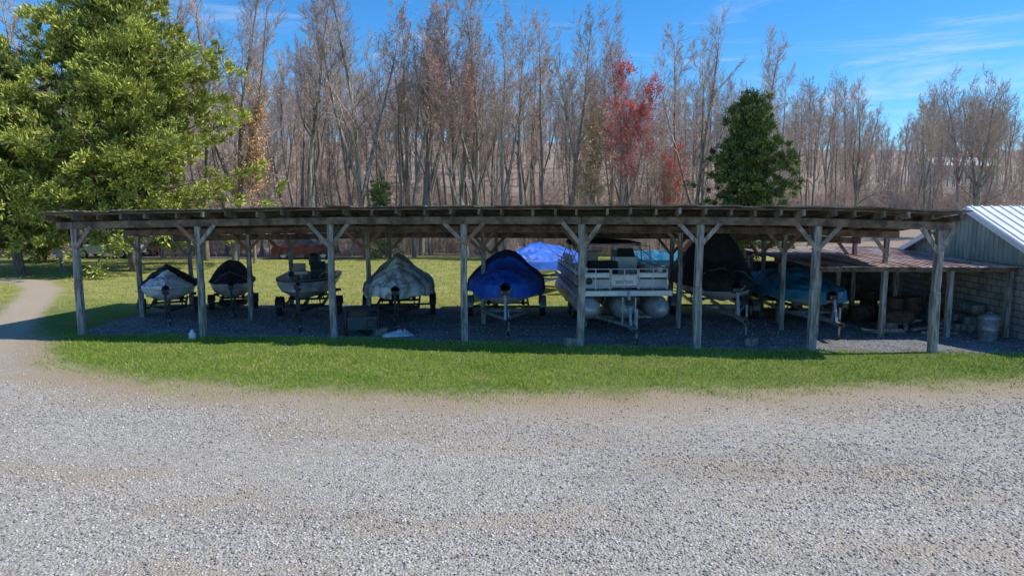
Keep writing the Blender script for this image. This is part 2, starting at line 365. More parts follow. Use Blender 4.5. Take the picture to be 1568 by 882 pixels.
def bare_tree(name,seed,H,cs=.38,spread=1.0,bud=None,nprim=34,dens=1.0,r0=None,tw=.011,fork=False):
    R=random.Random(seed); S=[]; tips=[]
    r0=r0 or H*.0095+.02
    def rv(): return Vector((R.gauss(0,1),R.gauss(0,1),R.gauss(0,1)))
    def side(d,ang):
        a=d.cross(rv()).normalized(); return (d*math.cos(ang)+a*math.sin(ang)).normalized()
    def grow(p,d,L,r,lev):
        ns=(6,4,3)[lev-1]; step=L/ns
        nch=(int(9*dens),int(7*dens),0)[lev-1]; chs=[]
        for i in range(ns):
            d=(d+rv()*.14+Vector((0,0,.15 if lev==1 else .08))).normalized(); q=p+d*step
            ra=max(tw,r*(1-.8*i/ns)); rb=max(tw*.8,r*(1-.8*(i+1)/ns))
            S.append((p.copy(),q.copy(),ra,rb))
            if nch and i>=1:
                k=nch/(ns-1); k=int(k)+(R.random()<k-int(k))
                for _ in range(k):
                    f=R.random(); chs.append((p.lerp(q,f),side(d,R.uniform(.4,.95)),L*R.uniform(.30,.60)*(1-.4*i/ns),ra*.55))
            p=q
        if lev<3:
            for c in chs: grow(c[0],c[1],c[2],max(tw,c[3]),lev+1)
            grow(p,d,L*.35,max(tw,r*.22),lev+1)
        else: tips.append(p.copy())
    def stem(p,d,L,r,c0,npr,ns=14):
        pts=[p.copy()]
        for i in range(ns):
            d=(d+Vector((R.gauss(0,.045),R.gauss(0,.045),.10))).normalized(); q=p+d*L/ns
            S.append((p.copy(),q.copy(),max(.02,r*(1-.88*i/ns)*(1.2 if i==0 and r==r0 else 1)),max(.016,r*(1-.88*(i+1)/ns)))); p=q; pts.append(p.copy())
        for j in range(npr):
            f=c0+(1-c0)*(j+R.random())/npr*.97; k=f*ns; i=min(ns-1,int(k)); b=pts[i].lerp(pts[i+1],k-i)
            u=(f-c0)/(1-c0); Lb=H*(.26-.13*u)*R.uniform(.45,1.2)*spread*(L/H)**.4
            grow(b,side((pts[i+1]-pts[i]).normalized(),R.uniform(.40,.80)*(.8+.25*spread)),Lb,r*(1-.85*f)*.48,1)
        return pts
    pts=stem(Vector((0,0,-.4)),Vector((R.gauss(0,.04),R.gauss(0,.04),1)).normalized(),H+.4,r0,cs,nprim if not fork else int(nprim*.65))
    if fork:
        for _ in range(fork):
            i=R.randint(3,6); stem(pts[i],side(Vector((0,0,1)),R.uniform(.18,.4)),H*(1-i/14)*R.uniform(.75,.98),r0*.62,.35,int(nprim*.45),9)
    ex=None
    if bud:
        col,num,sz=bud; T=np.array([tuple(t) for t in tips]); T=T[rs.randint(0,len(T),num)]+rs.randn(num,3)*.13
        ex=leafquads(T,sz,col,.35)
    return seg_mesh(name,S,ex)
variants=[]
for i in range(9):
    H=[17,15,18,16,14.5,17,13.5,16.5,18][i]
    bud=None
    if i==3: bud=((.46,.31,.24),1800,.10)
    if i==6: bud=((.40,.33,.2),1500,.09)
    variants.append((bare_tree('bare_tree_mesh',100+i,H,cs=[.45,.4,.55,.45,.4,.55,.35,.5,.5][i],spread=[.9,.9,.65,.9,1.1,.65,1,.8,.8][i],bud=bud,nprim=19,dens=.9,tw=.0115,fork=[0,1,0,1,2,0,2,0,1][i]),H))
und=[bare_tree('understory_mesh',500+i,[8,6.5,9.5,7.5][i],cs=.15,spread=[1.0,1.2,.8,1.1][i],nprim=18,dens=.85,r0=.06,tw=.0095,bud=[None,((.50,.36,.27),1000,.09),None,((.42,.37,.24),800,.08)][i]) for i in range(4)]
redm=bare_tree('red_bud_mesh',300,13.2,cs=.3,spread=.95,bud=((.78,.15,.15),7000,.14),fork=2,nprim=26)
pinkm=bare_tree('pink_bud_mesh',301,15,cs=.4,spread=.9,bud=((.62,.30,.23),4500,.11),fork=1,nprim=26)
orm=bare_tree('orange_leaf_mesh',302,9,cs=.25,spread=1.2,bud=((.70,.40,.18),3600,.13))
def brush(seed):
    R=random.Random(seed); S=[]
    for k in range(60):
        p=Vector((R.gauss(0,1.2),R.gauss(0,1.2),-.1)); d=Vector((R.gauss(0,.3),R.gauss(0,.3),1)).normalized(); L=R.uniform(1.2,3.6); r=R.uniform(.010,.020)
        for i in range(5):
            d=(d+Vector((R.gauss(0,.16),R.gauss(0,.16),0))).normalized(); q=p+d*L/5; S.append((p.copy(),q.copy(),r*(1-.14*i),r*(1-.14*(i+1))))
            for _ in range(3):
                e=(d+Vector((R.gauss(0,.6),R.gauss(0,.6),R.gauss(0,.3)))).normalized(); q2=q+e*L*.16; S.append((q.copy(),q2,.008,.007))
                q3=q2+(e+Vector((R.gauss(0,.4),R.gauss(0,.4),.3))).normalized()*L*.1; S.append((q2,q3,.007,.006))
            p=q
    return seg_mesh('brush_mesh',S)
brs=[brush(i) for i in range(3)]
forest=empty('bare_forest',(0,60,0)); R=random.Random(5); placed=[]
def inst(me,x,y,s,par=forest,nm='tree'):
    return addobj(nm,me,par,(x,y-60,float(terr(x,y))-.1),R.uniform(0,6.28),(s*R.uniform(.9,1.1),s*R.uniform(.9,1.1),s))
def edgeY(x): return 47 if x<-14 else (50 if x<12 else 50+min(30,(x-12)*1.0))
tries=0
while len(placed)<620 and tries<40000:
    tries+=1; y=47+125*R.random()**1.2; x=R.uniform(-1,1)*(y*.80+6)
    if y<edgeY(x)+2*math.sin(x): continue
    md=1.7 if y<85 else 2.9
    if any((x-a)**2+(y-b)**2<md*md for a,b in placed): continue
    placed.append((x,y)); me,H=R.choice(variants)
    if R.random()<.015: me=pinkm
    tall=1.0 if x<8 else .86
    inst(me,x,y,R.uniform(.66,1.12)*tall)
for i in range(230):
    y=R.uniform(165,380); x=R.uniform(-1,1)*y*.85
    if i%2: x=abs(x)
    inst(R.choice(variants)[0],x,y,R.uniform(.65,.95))
ub=empty('forest_undergrowth',(0,60,0))
for i in range(380):
    x=R.uniform(-1,1); y=edgeY(x*45)+2+85*R.random()**1.2; x*=(y*.8+4); y=max(y,edgeY(x)+1)
    inst(R.choice(und),x,y,R.uniform(.5,1.15),ub,'understory_tree')
for i in range(300):
    y=49+50*R.random()**1.3; x=R.uniform(-1,1)*(y*.8+4); y=max(y,edgeY(x)+R.uniform(-1,8))
    inst(R.choice(brs),x,y,R.uniform(.5,1.1),ub,'brush')
def solo(me,x,y,s,rz,nm='bare_tree'): addobj(nm,me,None,(x,y,float(terr(x,y))-.1),rz,s)
big=[(bare_tree('tall_tree_mesh',400+i,H,cs=c,spread=s,nprim=30,dens=1.05,r0=r,tw=.0115,fork=fk)) for i,(H,c,s,r,fk) in enumerate([(20,.45,.85,.24,0),(20,.4,.9,.24,2),(17,.4,.95,.2,1),(14,.3,1.3,.23,2)])]
for k,x,y,s in [(0,-6.9,52,1.0),(1,-10.6,50,.98),(1,-18.3,45,.95),(0,-15,50,.95),(2,4.2,50,.97),(2,6,52,.9),(1,12.8,49,.78),(0,20.5,60,.86),(2,27,62,.8),(3,40.5,60,.95),(3,33,66,.9),(3,46,68,1.0),(2,35,58,.72),(1,-2.6,53,.92),(3,52,80,1.1),(0,9.8,56,.88)]:
    solo(big[k],x,y,s,R.uniform(0,6.28))
solo(redm,7.5,48.5,1.0,1.0,'red_maple_tree'); solo(redm,12.4,52,.62,3.0,'red_maple_tree')
solo(orm,5.5,48.5,1.05,1.0,'beech_tree'); solo(orm,-17.0,45,1.1,2,'beech_tree'); solo(pinkm,-3.2,49.5,.95,1,'red_maple_tree')
def cedar(name,seed,H,prof,nl,x,y,lit_col,shade_col,ncl=7,per=110,leaf=.2,tr=.22,rad=.55,lean=0,tilt=(.05,.5),rz=0,flat=.8,asp=.3):
    R=random.Random(seed); S=[]; C=[];O=[];K=[]
    ns=12; pts=[Vector((lean*(i/ns)**1.5+R.gauss(0,.06),R.gauss(0,.06),-.3+(H*.96+.3)*i/ns)) for i in range(ns+1)]
    for i in range(ns): S.append((pts[i],pts[i+1],tr*(1-.9*i/ns),tr*(1-.9*(i+1)/ns)))
    for j in range(nl):
        f=prof[0][0]+(1-prof[0][0])*((j+R.random())/nl)**.95
        k=min(f,.999)*ns; i=int(k); b=pts[i].lerp(pts[i+1],k-i); a=R.uniform(0,6.28)
        L=np.interp(f,[p[0] for p in prof],[p[1] for p in prof])*R.choice((.5,.65,.8,.92,1.0,1.15))*(1+.18*math.sin(a*2+seed))
        tl=R.uniform(*tilt)+f*.35; d=Vector((math.cos(a)*math.cos(tl),math.sin(a)*math.cos(tl),math.sin(tl)))
        p=b; rr=max(.02,tr*.3*(1-f)); m=5
        for q in range(m):
            d=(d+Vector((R.gauss(0,.12),R.gauss(0,.12),R.gauss(0,.12)))).normalized(); e=p+d*L/m
            S.append((p,e,rr*(1-.17*q),rr*(1-.17*(q+1))))
            n=max(1,round(ncl/m*(.5+q*.35)))
            for _ in range(n):
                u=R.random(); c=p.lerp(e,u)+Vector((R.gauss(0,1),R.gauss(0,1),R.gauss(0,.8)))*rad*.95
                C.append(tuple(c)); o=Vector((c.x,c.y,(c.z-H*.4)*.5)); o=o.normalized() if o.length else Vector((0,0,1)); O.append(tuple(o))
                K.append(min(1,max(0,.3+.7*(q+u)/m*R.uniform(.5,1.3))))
            p=e
    C=np.array(C);O=np.array(O);K=np.array(K); n=len(C)
    cs=rad*(.35+.75*rs.rand(n,1,1)); off=rs.randn(n,per,3); off/=np.linalg.norm(off,axis=2,keepdims=True)
    rr_=rs.rand(n,per,1)**.5*(1+.35*rs.randn(n,per,1)); P=C[:,None]+off*rr_*cs*np.array([1,1,flat])
    al=(off*.7+O[:,None]*.6+np.array([0,0,.45])).reshape(-1,3); al/=np.linalg.norm(al,axis=1,keepdims=True)
    kk=np.clip(K[:,None,None]*(.6+.8*rs.rand(n,1,1)),0,1.15); col=(np.array(shade_col)*(1-kk)+np.array(lit_col)*kk)*np.ones((n,per,1))  # inner clumps take the darker colour: crown shade painted into the leaves
    col=col*(.6+.5*np.clip(rr_,0,1.2))  # leaves also dimmed toward each clump's core, shade put into the colour
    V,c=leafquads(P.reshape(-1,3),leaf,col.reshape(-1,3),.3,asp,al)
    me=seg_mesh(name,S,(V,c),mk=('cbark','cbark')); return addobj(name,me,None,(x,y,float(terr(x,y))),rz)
LIT_LEAF,SHADE_LEAF=(.46,.48,.11),(.10,.125,.04)  # leaf colours of sunlit outer and shaded inner foliage
cedar('cedar_tree',1,16.0,[(.13,4.8),(.25,6.8),(.45,6.3),(.65,4.7),(.85,3.0),(1,1.0)],270,-21.9,39.5,LIT_LEAF,SHADE_LEAF,ncl=8,per=120,leaf=.24,rad=.50,tr=.36,lean=-.3,tilt=(-.18,.7))
cedar('cedar_tree',2,12.6,[(.17,3.2),(.3,4.8),(.5,4.6),(.75,3.2),(1,.8)],170,-27.2,37.5,LIT_LEAF,SHADE_LEAF,ncl=8,per=120,leaf=.24,rad=.48,tr=.28,lean=-1.2,tilt=(-.15,.7))
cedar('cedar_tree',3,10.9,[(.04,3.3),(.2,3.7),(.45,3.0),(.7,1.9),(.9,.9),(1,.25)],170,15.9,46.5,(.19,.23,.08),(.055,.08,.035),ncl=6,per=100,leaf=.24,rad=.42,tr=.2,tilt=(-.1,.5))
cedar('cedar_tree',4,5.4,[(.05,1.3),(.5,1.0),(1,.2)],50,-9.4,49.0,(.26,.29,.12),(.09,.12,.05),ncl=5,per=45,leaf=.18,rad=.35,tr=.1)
cedar('cedar_tree',5,7,[(.1,2.2),(.5,2),(1,.3)],60,-31.5,46,LIT_LEAF,SHADE_LEAF,ncl=6,per=70,leaf=.24,rad=.5,tr=.15)
# ---------------------------------------------------------------- shed
PP=[(-12.77,20.0,3.12),(-9.02,19.65,3.20),(-5.14,19.45,3.27),(-1.33,18.97,3.29),(1.86,18.35,3.30),(4.96,18.02,3.30),(7.92,17.75,3.27),(10.88,17.35,3.18)]
bk=Vector((.10,.995,0)); SL=-.115
def fp(u,dep=0):
    i=max(0,min(6,int(math.floor(u)))); f=u-i; a,b=PP[i],PP[i+1]
    p=Vector((a[0]+(b[0]-a[0])*f,a[1]+(b[1]-a[1])*f,0))+bk*dep
    z=a[2]+(b[2]-a[2])*max(-.3,min(1.2,f))+SL*dep
    return p,z
shed=empty('boat_storage_shed',(-1,19,0))
def rel(b,name,par,org,bevel=0):
    return b.obj(name,par,(-org[0],-org[1],-org[2]),0,bevel)
O=(-1,19,0); R=random.Random(3)
b=MB()
rows=[0,2.95,5.7]
for ri,dep in enumerate(rows):
    for i in range(8):
        u=i+(0 if ri==0 else R.uniform(-.06,.06)); p,z=fp(u,dep); l=Vector((R.uniform(-.06,.06),R.uniform(-.04,.04),0))
        wd=R.uniform(.16,.2) if ri==0 else .14
        mid=p+l*.6; n1=Vector((mid.x,mid.y,z*.5))
        b.beam(p+Vector((0,0,-.1)),n1,wd*1.05,wd,'post'); b.beam(n1-Vector((0,0,.002)),p+l*.2+Vector((0,0,z)),wd*.96,wd*.93,'post')
rel(b,'posts',shed,O,.015)
b=MB()
us=[-.14]+list(range(0,8))+[7.09]
for ri,dep in enumerate(rows):
    for a,c in zip(us,us[1:]):
        pa,za=fp(a,dep);pc,zc=fp(c,dep); off=Vector((0,-.02+R.uniform(-.02,.02),.10))
        b.beam(pa+Vector((0,0,za))+off,pc+Vector((0,0,zc))+off,.11,.2,'beam')
        if ri==0:
            o2=Vector((0,.14,.08)); b.beam(pa+Vector((0,0,za))+o2,pc+Vector((0,0,zc))+o2,.05,.18,'beam')
rel(b,'header_beams',shed,O,.008)
b=MB(); nr=36
for k in range(nr):
    u=-.13+7.20*k/(nr-1)+R.uniform(-.03,.03); u=max(-.14,min(7.09,u)); f=-.5+R.uniform(-.26,.12); dz=R.uniform(-.015,.015)
    p0,z0=fp(u,f); p1,z1=fp(u+R.uniform(-.02,.02),6.2)
    b.beam(p0+Vector((0,0,z0+.275+dz)),p1+Vector((0,0,z1+.275)),.06,.15,'beam' if R.random()<.7 else 'brace')
for dep in [-.35,.5,1.4,2.3,3.2,4.1,5.0,5.9]:
    for a,c in zip(us,us[1:]):
        pa,za=fp(a,dep);pc,zc=fp(c,dep); b.beam(pa+Vector((0,0,za+.372)),pc+Vector((0,0,zc+.372)),.1,.03,'beam')
rel(b,'rafters',shed,O)
b=MB()
for i in range(8):
    p,z=fp(i,0)
    for sg in (-1,1):
        if i==0 and sg==-1: continue
        q,zq=fp(i+sg*R.uniform(.13,.19),0) if not (i==7 and sg==1) else fp(7.085,0); off=Vector((0,-.06,0))
        b.beam(p+off+Vector((0,0,z-.60+R.uniform(-.1,.1))),q+off+Vector((0,0,zq+.05)),.05,.11,R.choice(('brace','brace','redwood','post')))
    for dep in rows[1:]:
        p,z=fp(i,dep)
        for sg in(-1,1):
            if i==7 and sg==1: continue
            q,zq=fp(i+sg*.15,dep); b.beam(p+Vector((0,-.05,z-.55)),q+Vector((0,-.05,zq+.02)),.045,.1,'brace' if R.random()<.5 else 'redwood')
    p,z=fp(i,0); q,zq=fp(i,.65); b.beam(p+Vector((0,0,z-.6)),q+Vector((0,0,zq+.05)),.045,.1,'brace')
rel(b,'knee_braces',shed,O)
b=MB(); ns=40
for k in range(ns):
    u0=-.17+7.29*k/ns; u1=-.17+7.29*(k+1)/ns-.004; f=-.62+R.uniform(-.16,.10); dz=.392+(.006 if k%2 else 0)+R.uniform(0,.03)
    ps=[]; fl_=R.uniform(-.03,.04)
    for zo in (0,.02):
        for (u,dp) in ((u0,f),(u1+.02,f+fl_),(u1+.02,6.45),(u0,6.45)):
            p,z=fp(u,dp); ps.append(p+Vector((0,0,z+dz+zo)))
    b.hexa(ps,'tin')
    for e in (.25,.5,.75):
        pa,za=fp(u0+(u1-u0)*e,f); pb,zb=fp(u0+(u1-u0)*e,6.45); b.beam(pa+Vector((0,0,za+dz+.03)),pb+Vector((0,0,zb+dz+.03)),.04,.018,'tin')
rel(b,'tin_roof',shed,O)
# ---------------------------------------------------------------- lean-to annex + block building
bl=empty('block_workshop',(14.5,21,0)); Ob=(14.5,21,0)
b=MB(); Xw=14.5
b.box((Xw+.1,21.65,1.05),(.2,9.3,2.1),'block'); b.box((19.5,17.1,.9),(9.8,.2,1.8),'block'); b.box((19.5,26.4,1.05),(9.8,.2,2.1),'block')
rel(b,'block_walls',bl,Ob)
b=MB(); yp,zp=21.4,3.72; s=.42; y0,y1=16.8,25.6
pk=[(y0,zp-(yp-y0)*s),(yp,zp),(y1,zp-(y1-yp)*s)]
yy=y0+.8
while yy<y1-.3:
    ya,yb=yy,min(yy+.1,y1-.25); zt=lambda q: zp-abs(q-yp)*s-.04
    ox=-.02 if int((yy-y0)/.1)%2 else 0
    if zt(ya)>2.12 and zt(yb)>2.12: b.hexa([(Xw+ox-.03,ya,2.1),(Xw+.06,ya,2.1),(Xw+.06,yb,2.1),(Xw+ox-.03,yb,2.1),(Xw+ox-.03,ya,zt(ya)),(Xw+.06,ya,zt(ya)),(Xw+.06,yb,zt(yb)),(Xw+ox-.03,yb,zt(yb))],'greenwall')
    yy+=.1
rel(b,'gable_wall',bl,Ob)
b=MB(); Xe=25
for (ya,za),(yb,zb) in ((pk[0],pk[1]),(pk[1],pk[2])):
    x0=Xw-.35
    b.hexa([(x0,ya,za),(Xe,ya,za),(Xe,yb,zb),(x0,yb,zb),(x0,ya,za+.05),(Xe,ya,za+.05),(Xe,yb,zb+.05),(x0,yb,zb+.05)],'whiteroof')
    x=x0+.15
    while x<Xe:
        b.beam((x,ya,za+.065),(x,yb,zb+.065),.05,.03,'whiteroof'); x+=.3
    b.beam((x0-.015,ya,za-.06),(x0-.015,yb,zb-.06),.03,.16,'whiteroof')
rel(b,'white_metal_roof',bl,Ob)
an=empty('lean_to_shed',(11.5,22,0)); Oa=(11.5,22,0)
b=MB()
k=0; x=8.6
while x<14.3:
    x2=min(x+.7,14.42); zz=2.05+(.006 if k%2 else 0); f=19.25+R.uniform(-.1,.1)
    b.hexa([(x,f,zz),(x2+.02,f,zz),(x2+.02,25.3,zz+.12),(x,25.3,zz+.12),(x,f,zz+.02),(x2+.02,f,zz+.02),(x2+.02,25.3,zz+.14),(x,25.3,zz+.14)],'rust')
    for e in (.1,.35,.6):
        if x+e<14.4: b.beam((x+e,f,zz+.03),(x+e,25.3,zz+.15),.04,.025,'rust')
    x+=.7;k+=1
rel(b,'rusty_roof',an,Oa)
b=MB()
for xx_ in (8.8,10.7,12.6,14.3):
    for yy_ in (19.5,22.3,25.1): b.beam((xx_,yy_,-.05),(xx_,yy_,1.93),.13,.13,'post')
for yy_ in (19.5,22.3,25.1): b.beam((8.6,yy_,1.97+(yy_-19.5)*.02),(14.4,yy_,1.97+(yy_-19.5)*.02),.08,.12,'beam')
for k in range(9): b.beam((8.8+k*.68,19.3,2.02),(8.8+k*.68,25.2,2.13),.04,.06,'beam')
b.box((11.5,25.35,1.0),(5.8,.05,1.5),'beam')
rel(b,'timber_frame',an,Oa)
# ---------------------------------------------------------------- boats
def prof(P,s): return float(np.interp(s,[p[0] for p in P],[p[1] for p in P]))
def boat(name,x,y,rz,L,B,zk,zg,hull='whitehull',stripe='bluestripe',cover=None,ridge=None,q=1.3,skirt=.22,blunt=.8,trailer='galv',tongue=1.3,open_=False,wheelR=.3,two=None,sheer=.12,seed=0,motor=False,folds=.02,wr=1.7):
    e=empty(name,(x,y,0),rz)
    def hb(s): return B/2*(math.sin(min(1,max(.0,s)/.55)*math.pi/2)**blunt)*(1-.06*max(0,s-.6)) if s>0 else 0
    def kz(s): return zk+(zg-zk)*.7*(1-min(1,s/.32))**2
    def gzz(s): return zg+sheer*(1-s)**2
    b=MB(); secs=[]; S_=[0.004]+[i/22 for i in range(1,23)]
    for s in S_:
        h=hb(s); k=kz(s); g=gzz(s); c=k+(g-k)*.38; y_=s*L; rake=(1-s)**3*.25
        sec=[(-h,y_-0,g),(-h*1.01,y_,g-.06),(-h*.95,y_+rake*.4,k+(g-k)*.62),(-h*.84,y_+rake*.7,c),(-h*.45,y_+rake,k+(c-k)*.45),(0,y_+rake,k)]
        sec+=[(-a,bb,cc) for a,bb,cc in sec[-2::-1]]; secs.append([Vector(v) for v in sec])
    st=stripe; b.loft(secs,None,ks=['black',st,hull,hull,hull,hull,hull,hull,st,'black'])
    b.add(secs[-1],[tuple(range(11))],hull)
    if not open_: b.loft([[Vector((-hb(s)*.97,s*L,gzz(s)-.03)),Vector((0,s*L,gzz(s)+.02)),Vector((hb(s)*.97,s*L,gzz(s)-.03))] for s in S_],hull)
    else:
        for sg in(-1,1):
            b.loft([[Vector((sg*hb(s),s*L,gzz(s)+.0)),Vector((sg*hb(s)*.84,s*L,gzz(s)+.01)),Vector((sg*hb(s)*.82,s*L,gzz(s)-.35))] for s in S_],'alu')
        b.loft([[Vector((-hb(s)*.83,s*L,gzz(s)-(.05 if s<.36 else .34))),Vector((hb(s)*.83,s*L,gzz(s)-(.05 if s<.36 else .34)))] for s in S_],'tan')
    b.obj('hull',e)
    if cover:
        b=MB(); secs=[]; NS=80; NU=44; s0=-.012
        for j in range(NS+1):
            s=s0+(1.02-s0)*j/NS; w_=hb(max(s,.004))+.035; g=gzz(min(1,max(0,s))); rh=prof(ridge,max(0,s)); sec=[]
            for i in range(NU+1):
                u=-1+2*i/NU; au=abs(u); yv=s*L
                if au>.8:
                    f=(au-.8)/.2; sk=skirt*(1+.5*mn.noise(Vector((s*5+seed,u*2,3))))
                    xx_=w_*(1+.02*f)+folds*math.sin(s*70+3*mn.noise(Vector((s*9,seed,0))))*f*(.5+mn.noise(Vector((s*4,seed,9)))); zz=g-f*sk
                else:
                    tt=au/.8; xx_=w_*tt; zz=g+rh*(1-tt**q)
                    zz+=wr*(.035*mn.noise(Vector((u*3,s*7,seed)))-.05*abs(mn.noise(Vector((u*6+s*5,s*12-u*3,seed+4))))+.02*abs(mn.noise(Vector((u*14-s*9,s*26,seed+2)))))*min(1,rh*3+.3)*(1 if tt<.95 else .3)
                    zz-=.09*rh*math.sin(math.pi*tt)*abs(math.sin(s*11+seed))
                sec.append(Vector(((1 if u>=0 else -1)*xx_,yv+ .03*mn.noise(Vector((u*4,s*5,seed+7))),zz)))
            secs.append(sec)
        b.loft(secs,cover)
        b.add(secs[-1],[tuple(range(NU+1))],cover)
        if two:
            sa,sb,kk=two; a=int(NS*sa);c=int(NS*sb)
            b.loft([[v+Vector((.004 if v.x>0 else -.004,-.004,.006)) for v in sec] for sec in secs[a:c]],kk)
        b.obj('fitted_cover',e)
        b=MB()
        for fs in (.22,.55,.8):
            j=int(NS*fs); b.path([v+Vector((0,0,.012)) for v in secs[j][::3]],.009,'black' if cover!='c_black' else 'galv',5)
        b.obj('straps',e)
    b=MB(); zf=zk-.16 if zk>.45 else .32; t0=-tongue
    b.beam((0,t0,zf-.02),(0,L*.5,zf),.08,.1,trailer)
    for sg in(-1,1):
        rw=B*.30
        b.beam((0,-.1,zf),(sg*rw,L*.28,zf+.01),.06,.09,trailer); b.beam((sg*rw,L*.28-.03,zf+.01),(sg*rw,L*.92,zf+.01),.06,.09,trailer)
        b.beam((sg*rw*.75,L*.3,zf+.2),(sg*rw*.75,L*.9,zf+.14),.1,.06,'c_black')
        for yy_ in (.35,.6,.85): b.tube((sg*rw*.8,L*yy_,zf),(sg*rw*.75,L*yy_,zf+.16),.02,trailer)
        wx=sg*(B/2+.0); wy=L*.6
        b.wheel((wx,wy,wheelR),wheelR,.19)
        se=[]
        for a in [math.radians(t_) for t_ in range(5,180,17)]:
            rr=wheelR+.07; se.append([Vector((wx-.12,wy+rr*math.cos(a),wheelR+rr*math.sin(a))),Vector((wx+.12,wy+rr*math.cos(a),wheelR+rr*math.sin(a)))])
        b.loft(se,trailer)
        b.box((sg*B*.42,L*.985,zf+.1),(.2,.06,.1),'red'); b.tube((sg*rw,L*.9,zf),(sg*B*.42,L*.97,zf+.08),.02,trailer)
    b.tube((-B/2,L*.6,wheelR),(B/2,L*.6,wheelR),.035,'black')
    for yy_ in (.28,.6,.85): b.beam((-B*.3,L*yy_,zf),(B*.3,L*yy_,zf),.06,.07,trailer)
    zb=kz(0.0); b.beam((0,-.42,zf+.03),(0,-.2,zb+.12),.07,.07,trailer); b.beam((0,-.15,zf),(0,-.22,zb+.0),.04,.04,trailer)
    b.box((0,-.22,zb+.16),(.16,.2,.12),'black'); b.tube((-.11,-.22,zb+.16),(.12,-.22,zb+.16),.06,'galv'); b.tube((.13,-.22,zb+.16),(.2,-.28,zb+.3),.012,'galv')
    b.tube((-.09,-.02,zb+.08),(.09,-.02,zb+.08),.045,'black')
    jy=t0+.32; jx=.1
    b.tube((jx,jy,.22),(jx,jy,zf+.42),.028,trailer); b.tube((jx,jy,.04),(jx,jy,.24),.022,'galv'); b.tube((jx,jy,zf+.42),(jx,jy-.13,zf+.45),.01,'black'); b.tube((jx,jy-.13,zf+.45),(jx,jy-.13,zf+.34),.014,'black')
    b.wheel((jx,jy,.075),.075,.05); b.box((jx*.5,jy,zf+.02),(.16,.1,.14),'black')
    b.beam((0,t0-.18,zf+.0),(0,t0+.02,zf-.0),.1,.07,'black'); b.tube((0,t0-.17,zf-.05),(0,t0-.17,zf+.06),.045,'black')
    b.path([(0,t0+.02,zf-.05),(.06,t0+.1,zf-.18),(.1,t0+.2,zf-.14),(.05,t0+.3,zf-.04)],.01,'black')
    b.obj('trailer',e)
    if motor:
        b=MB(); my=L+.12; mz=zg
        def blob(c,d,k):
            b.lathe([(.001,-d[2]/2),(d[0]*.38,-d[2]/2),(d[0]*.5,-d[2]*.3),(d[0]*.5,d[2]*.2),(d[0]*.4,d[2]*.42),(.001,d[2]/2)],c,k,n=14)
        blob((0,my,mz+.42),(.45,.6,.55),'black'); b.lathe([(.2,0),(.205,.05)],(0,my,mz+.3),'red',n=14)
        b.beam((0,my,mz+.2),(0,my+.02,mz-.55),.14,.2,'black'); b.lathe([(.001,-.2),(.06,-.12),(.07,.1),(.001,.25)],(0,my,mz-.6),'black','Y',12)
        b.obj('outboard_motor',e)
    return e
boat('covered_runabout_boat',-11.10,21.7,.42,3.8,1.75,.58,1.08,cover='c_black',ridge=[(0,.05),(.3,.42),(.42,.72),(.7,.6),(1,.2)],stripe='whitehull',two=(.03,.36,'c_white'),trailer='black',seed=1,skirt=.08,tongue=.7,wheelR=.26)
boat('covered_jet_boat',-9.65,23.3,.36,3.0,1.5,.48,1.05,hull='creamhull',stripe='whitehull',cover='c_black',ridge=[(0,.02),(.2,.30),(.32,.5),(.38,.78),(.65,.7),(1,.2)],q=2.2,blunt=.5,trailer='black',seed=2,skirt=.02,tongue=.6,wheelR=.25)
fb=boat('aluminium_fishing_boat',-6.6,20.9,.17,4.6,2.0,.72,1.36,hull='alu',stripe='alu',open_=True,motor=True,trailer='black',blunt=.6,tongue=.9)
b=MB()
b.box((.35,2.6,1.38),(.5,.35,.5),'black'); b.hexa([(.08,2.45,1.63),(.62,2.45,1.63),(.62,2.48,1.63),(.08,2.48,1.63),(.12,2.62,1.88),(.58,2.62,1.88),(.58,2.65,1.88),(.12,2.65,1.88)],'glass')
for xx_ in(-.4,.38):
    b.box((xx_,3.3,1.33),(.42,.4,.12),'tan'); b.box((xx_,3.52,1.55),(.42,.1,.4),'tan')
b.tube((-.15,.5,1.48),(-.35,1.35,1.56),.035,'black'); b.box((-.1,.42,1.53),(.14,.3,.13),'black'); b.lathe([(.1,-.02),(.001,.04)],(-.38,1.4,1.56),'black','Y',8)
b.tube((0,.9,1.38),(0,.9,1.62),.03,'galv'); b.box((0,.95,1.66),(.4,.35,.08),'tan')
b.lathe([(.16,-.02),(.18,0),(.16,.02)],(.35,2.85,1.58),'black','Y',16)
for sg in(-1,1): b.path([(sg*.55,1.0,1.5),(sg*.6,1.5,1.58),(sg*.7,2.4,1.52)],.012,'rim')
b.obj('console_and_seats',fb)
boat('tarp_covered_boat',-3.6,20.9,.12,5.0,2.3,.64,1.14,hull='black',stripe='green',cover='c_grey',ridge=[(0,.10),(.1,.42),(.3,.85),(.45,1.02),(.8,.75),(1,.3)],q=1.2,skirt=.34,seed=4,trailer='black',folds=.08,wheelR=.33,tongue=.9,two=(.38,.99,'c_olive'),blunt=.55,wr=2.6)
boat('blue_covered_boat',-.20,20.0,0.0,5.6,2.5,.62,1.33,hull='whitehull',stripe='whitehull',cover='c_blue',ridge=[(0,.10),(.15,.38),(.33,.62),(.40,.98),(.6,.9),(1,.35)],q=1.8,skirt=.36,seed=5,trailer='galv',two=(.37,.97,'c_navy'),tongue=.6,wheelR=.33,blunt=.5,folds=.05,wr=2.0)
boat('blue_covered_boat',-.3,26.8,-.5,5.4,2.3,.8,1.50,cover='c_blue',ridge=[(0,.1),(.3,.5),(.5,.75),(1,.4)],seed=6,skirt=.4,wr=2.5)
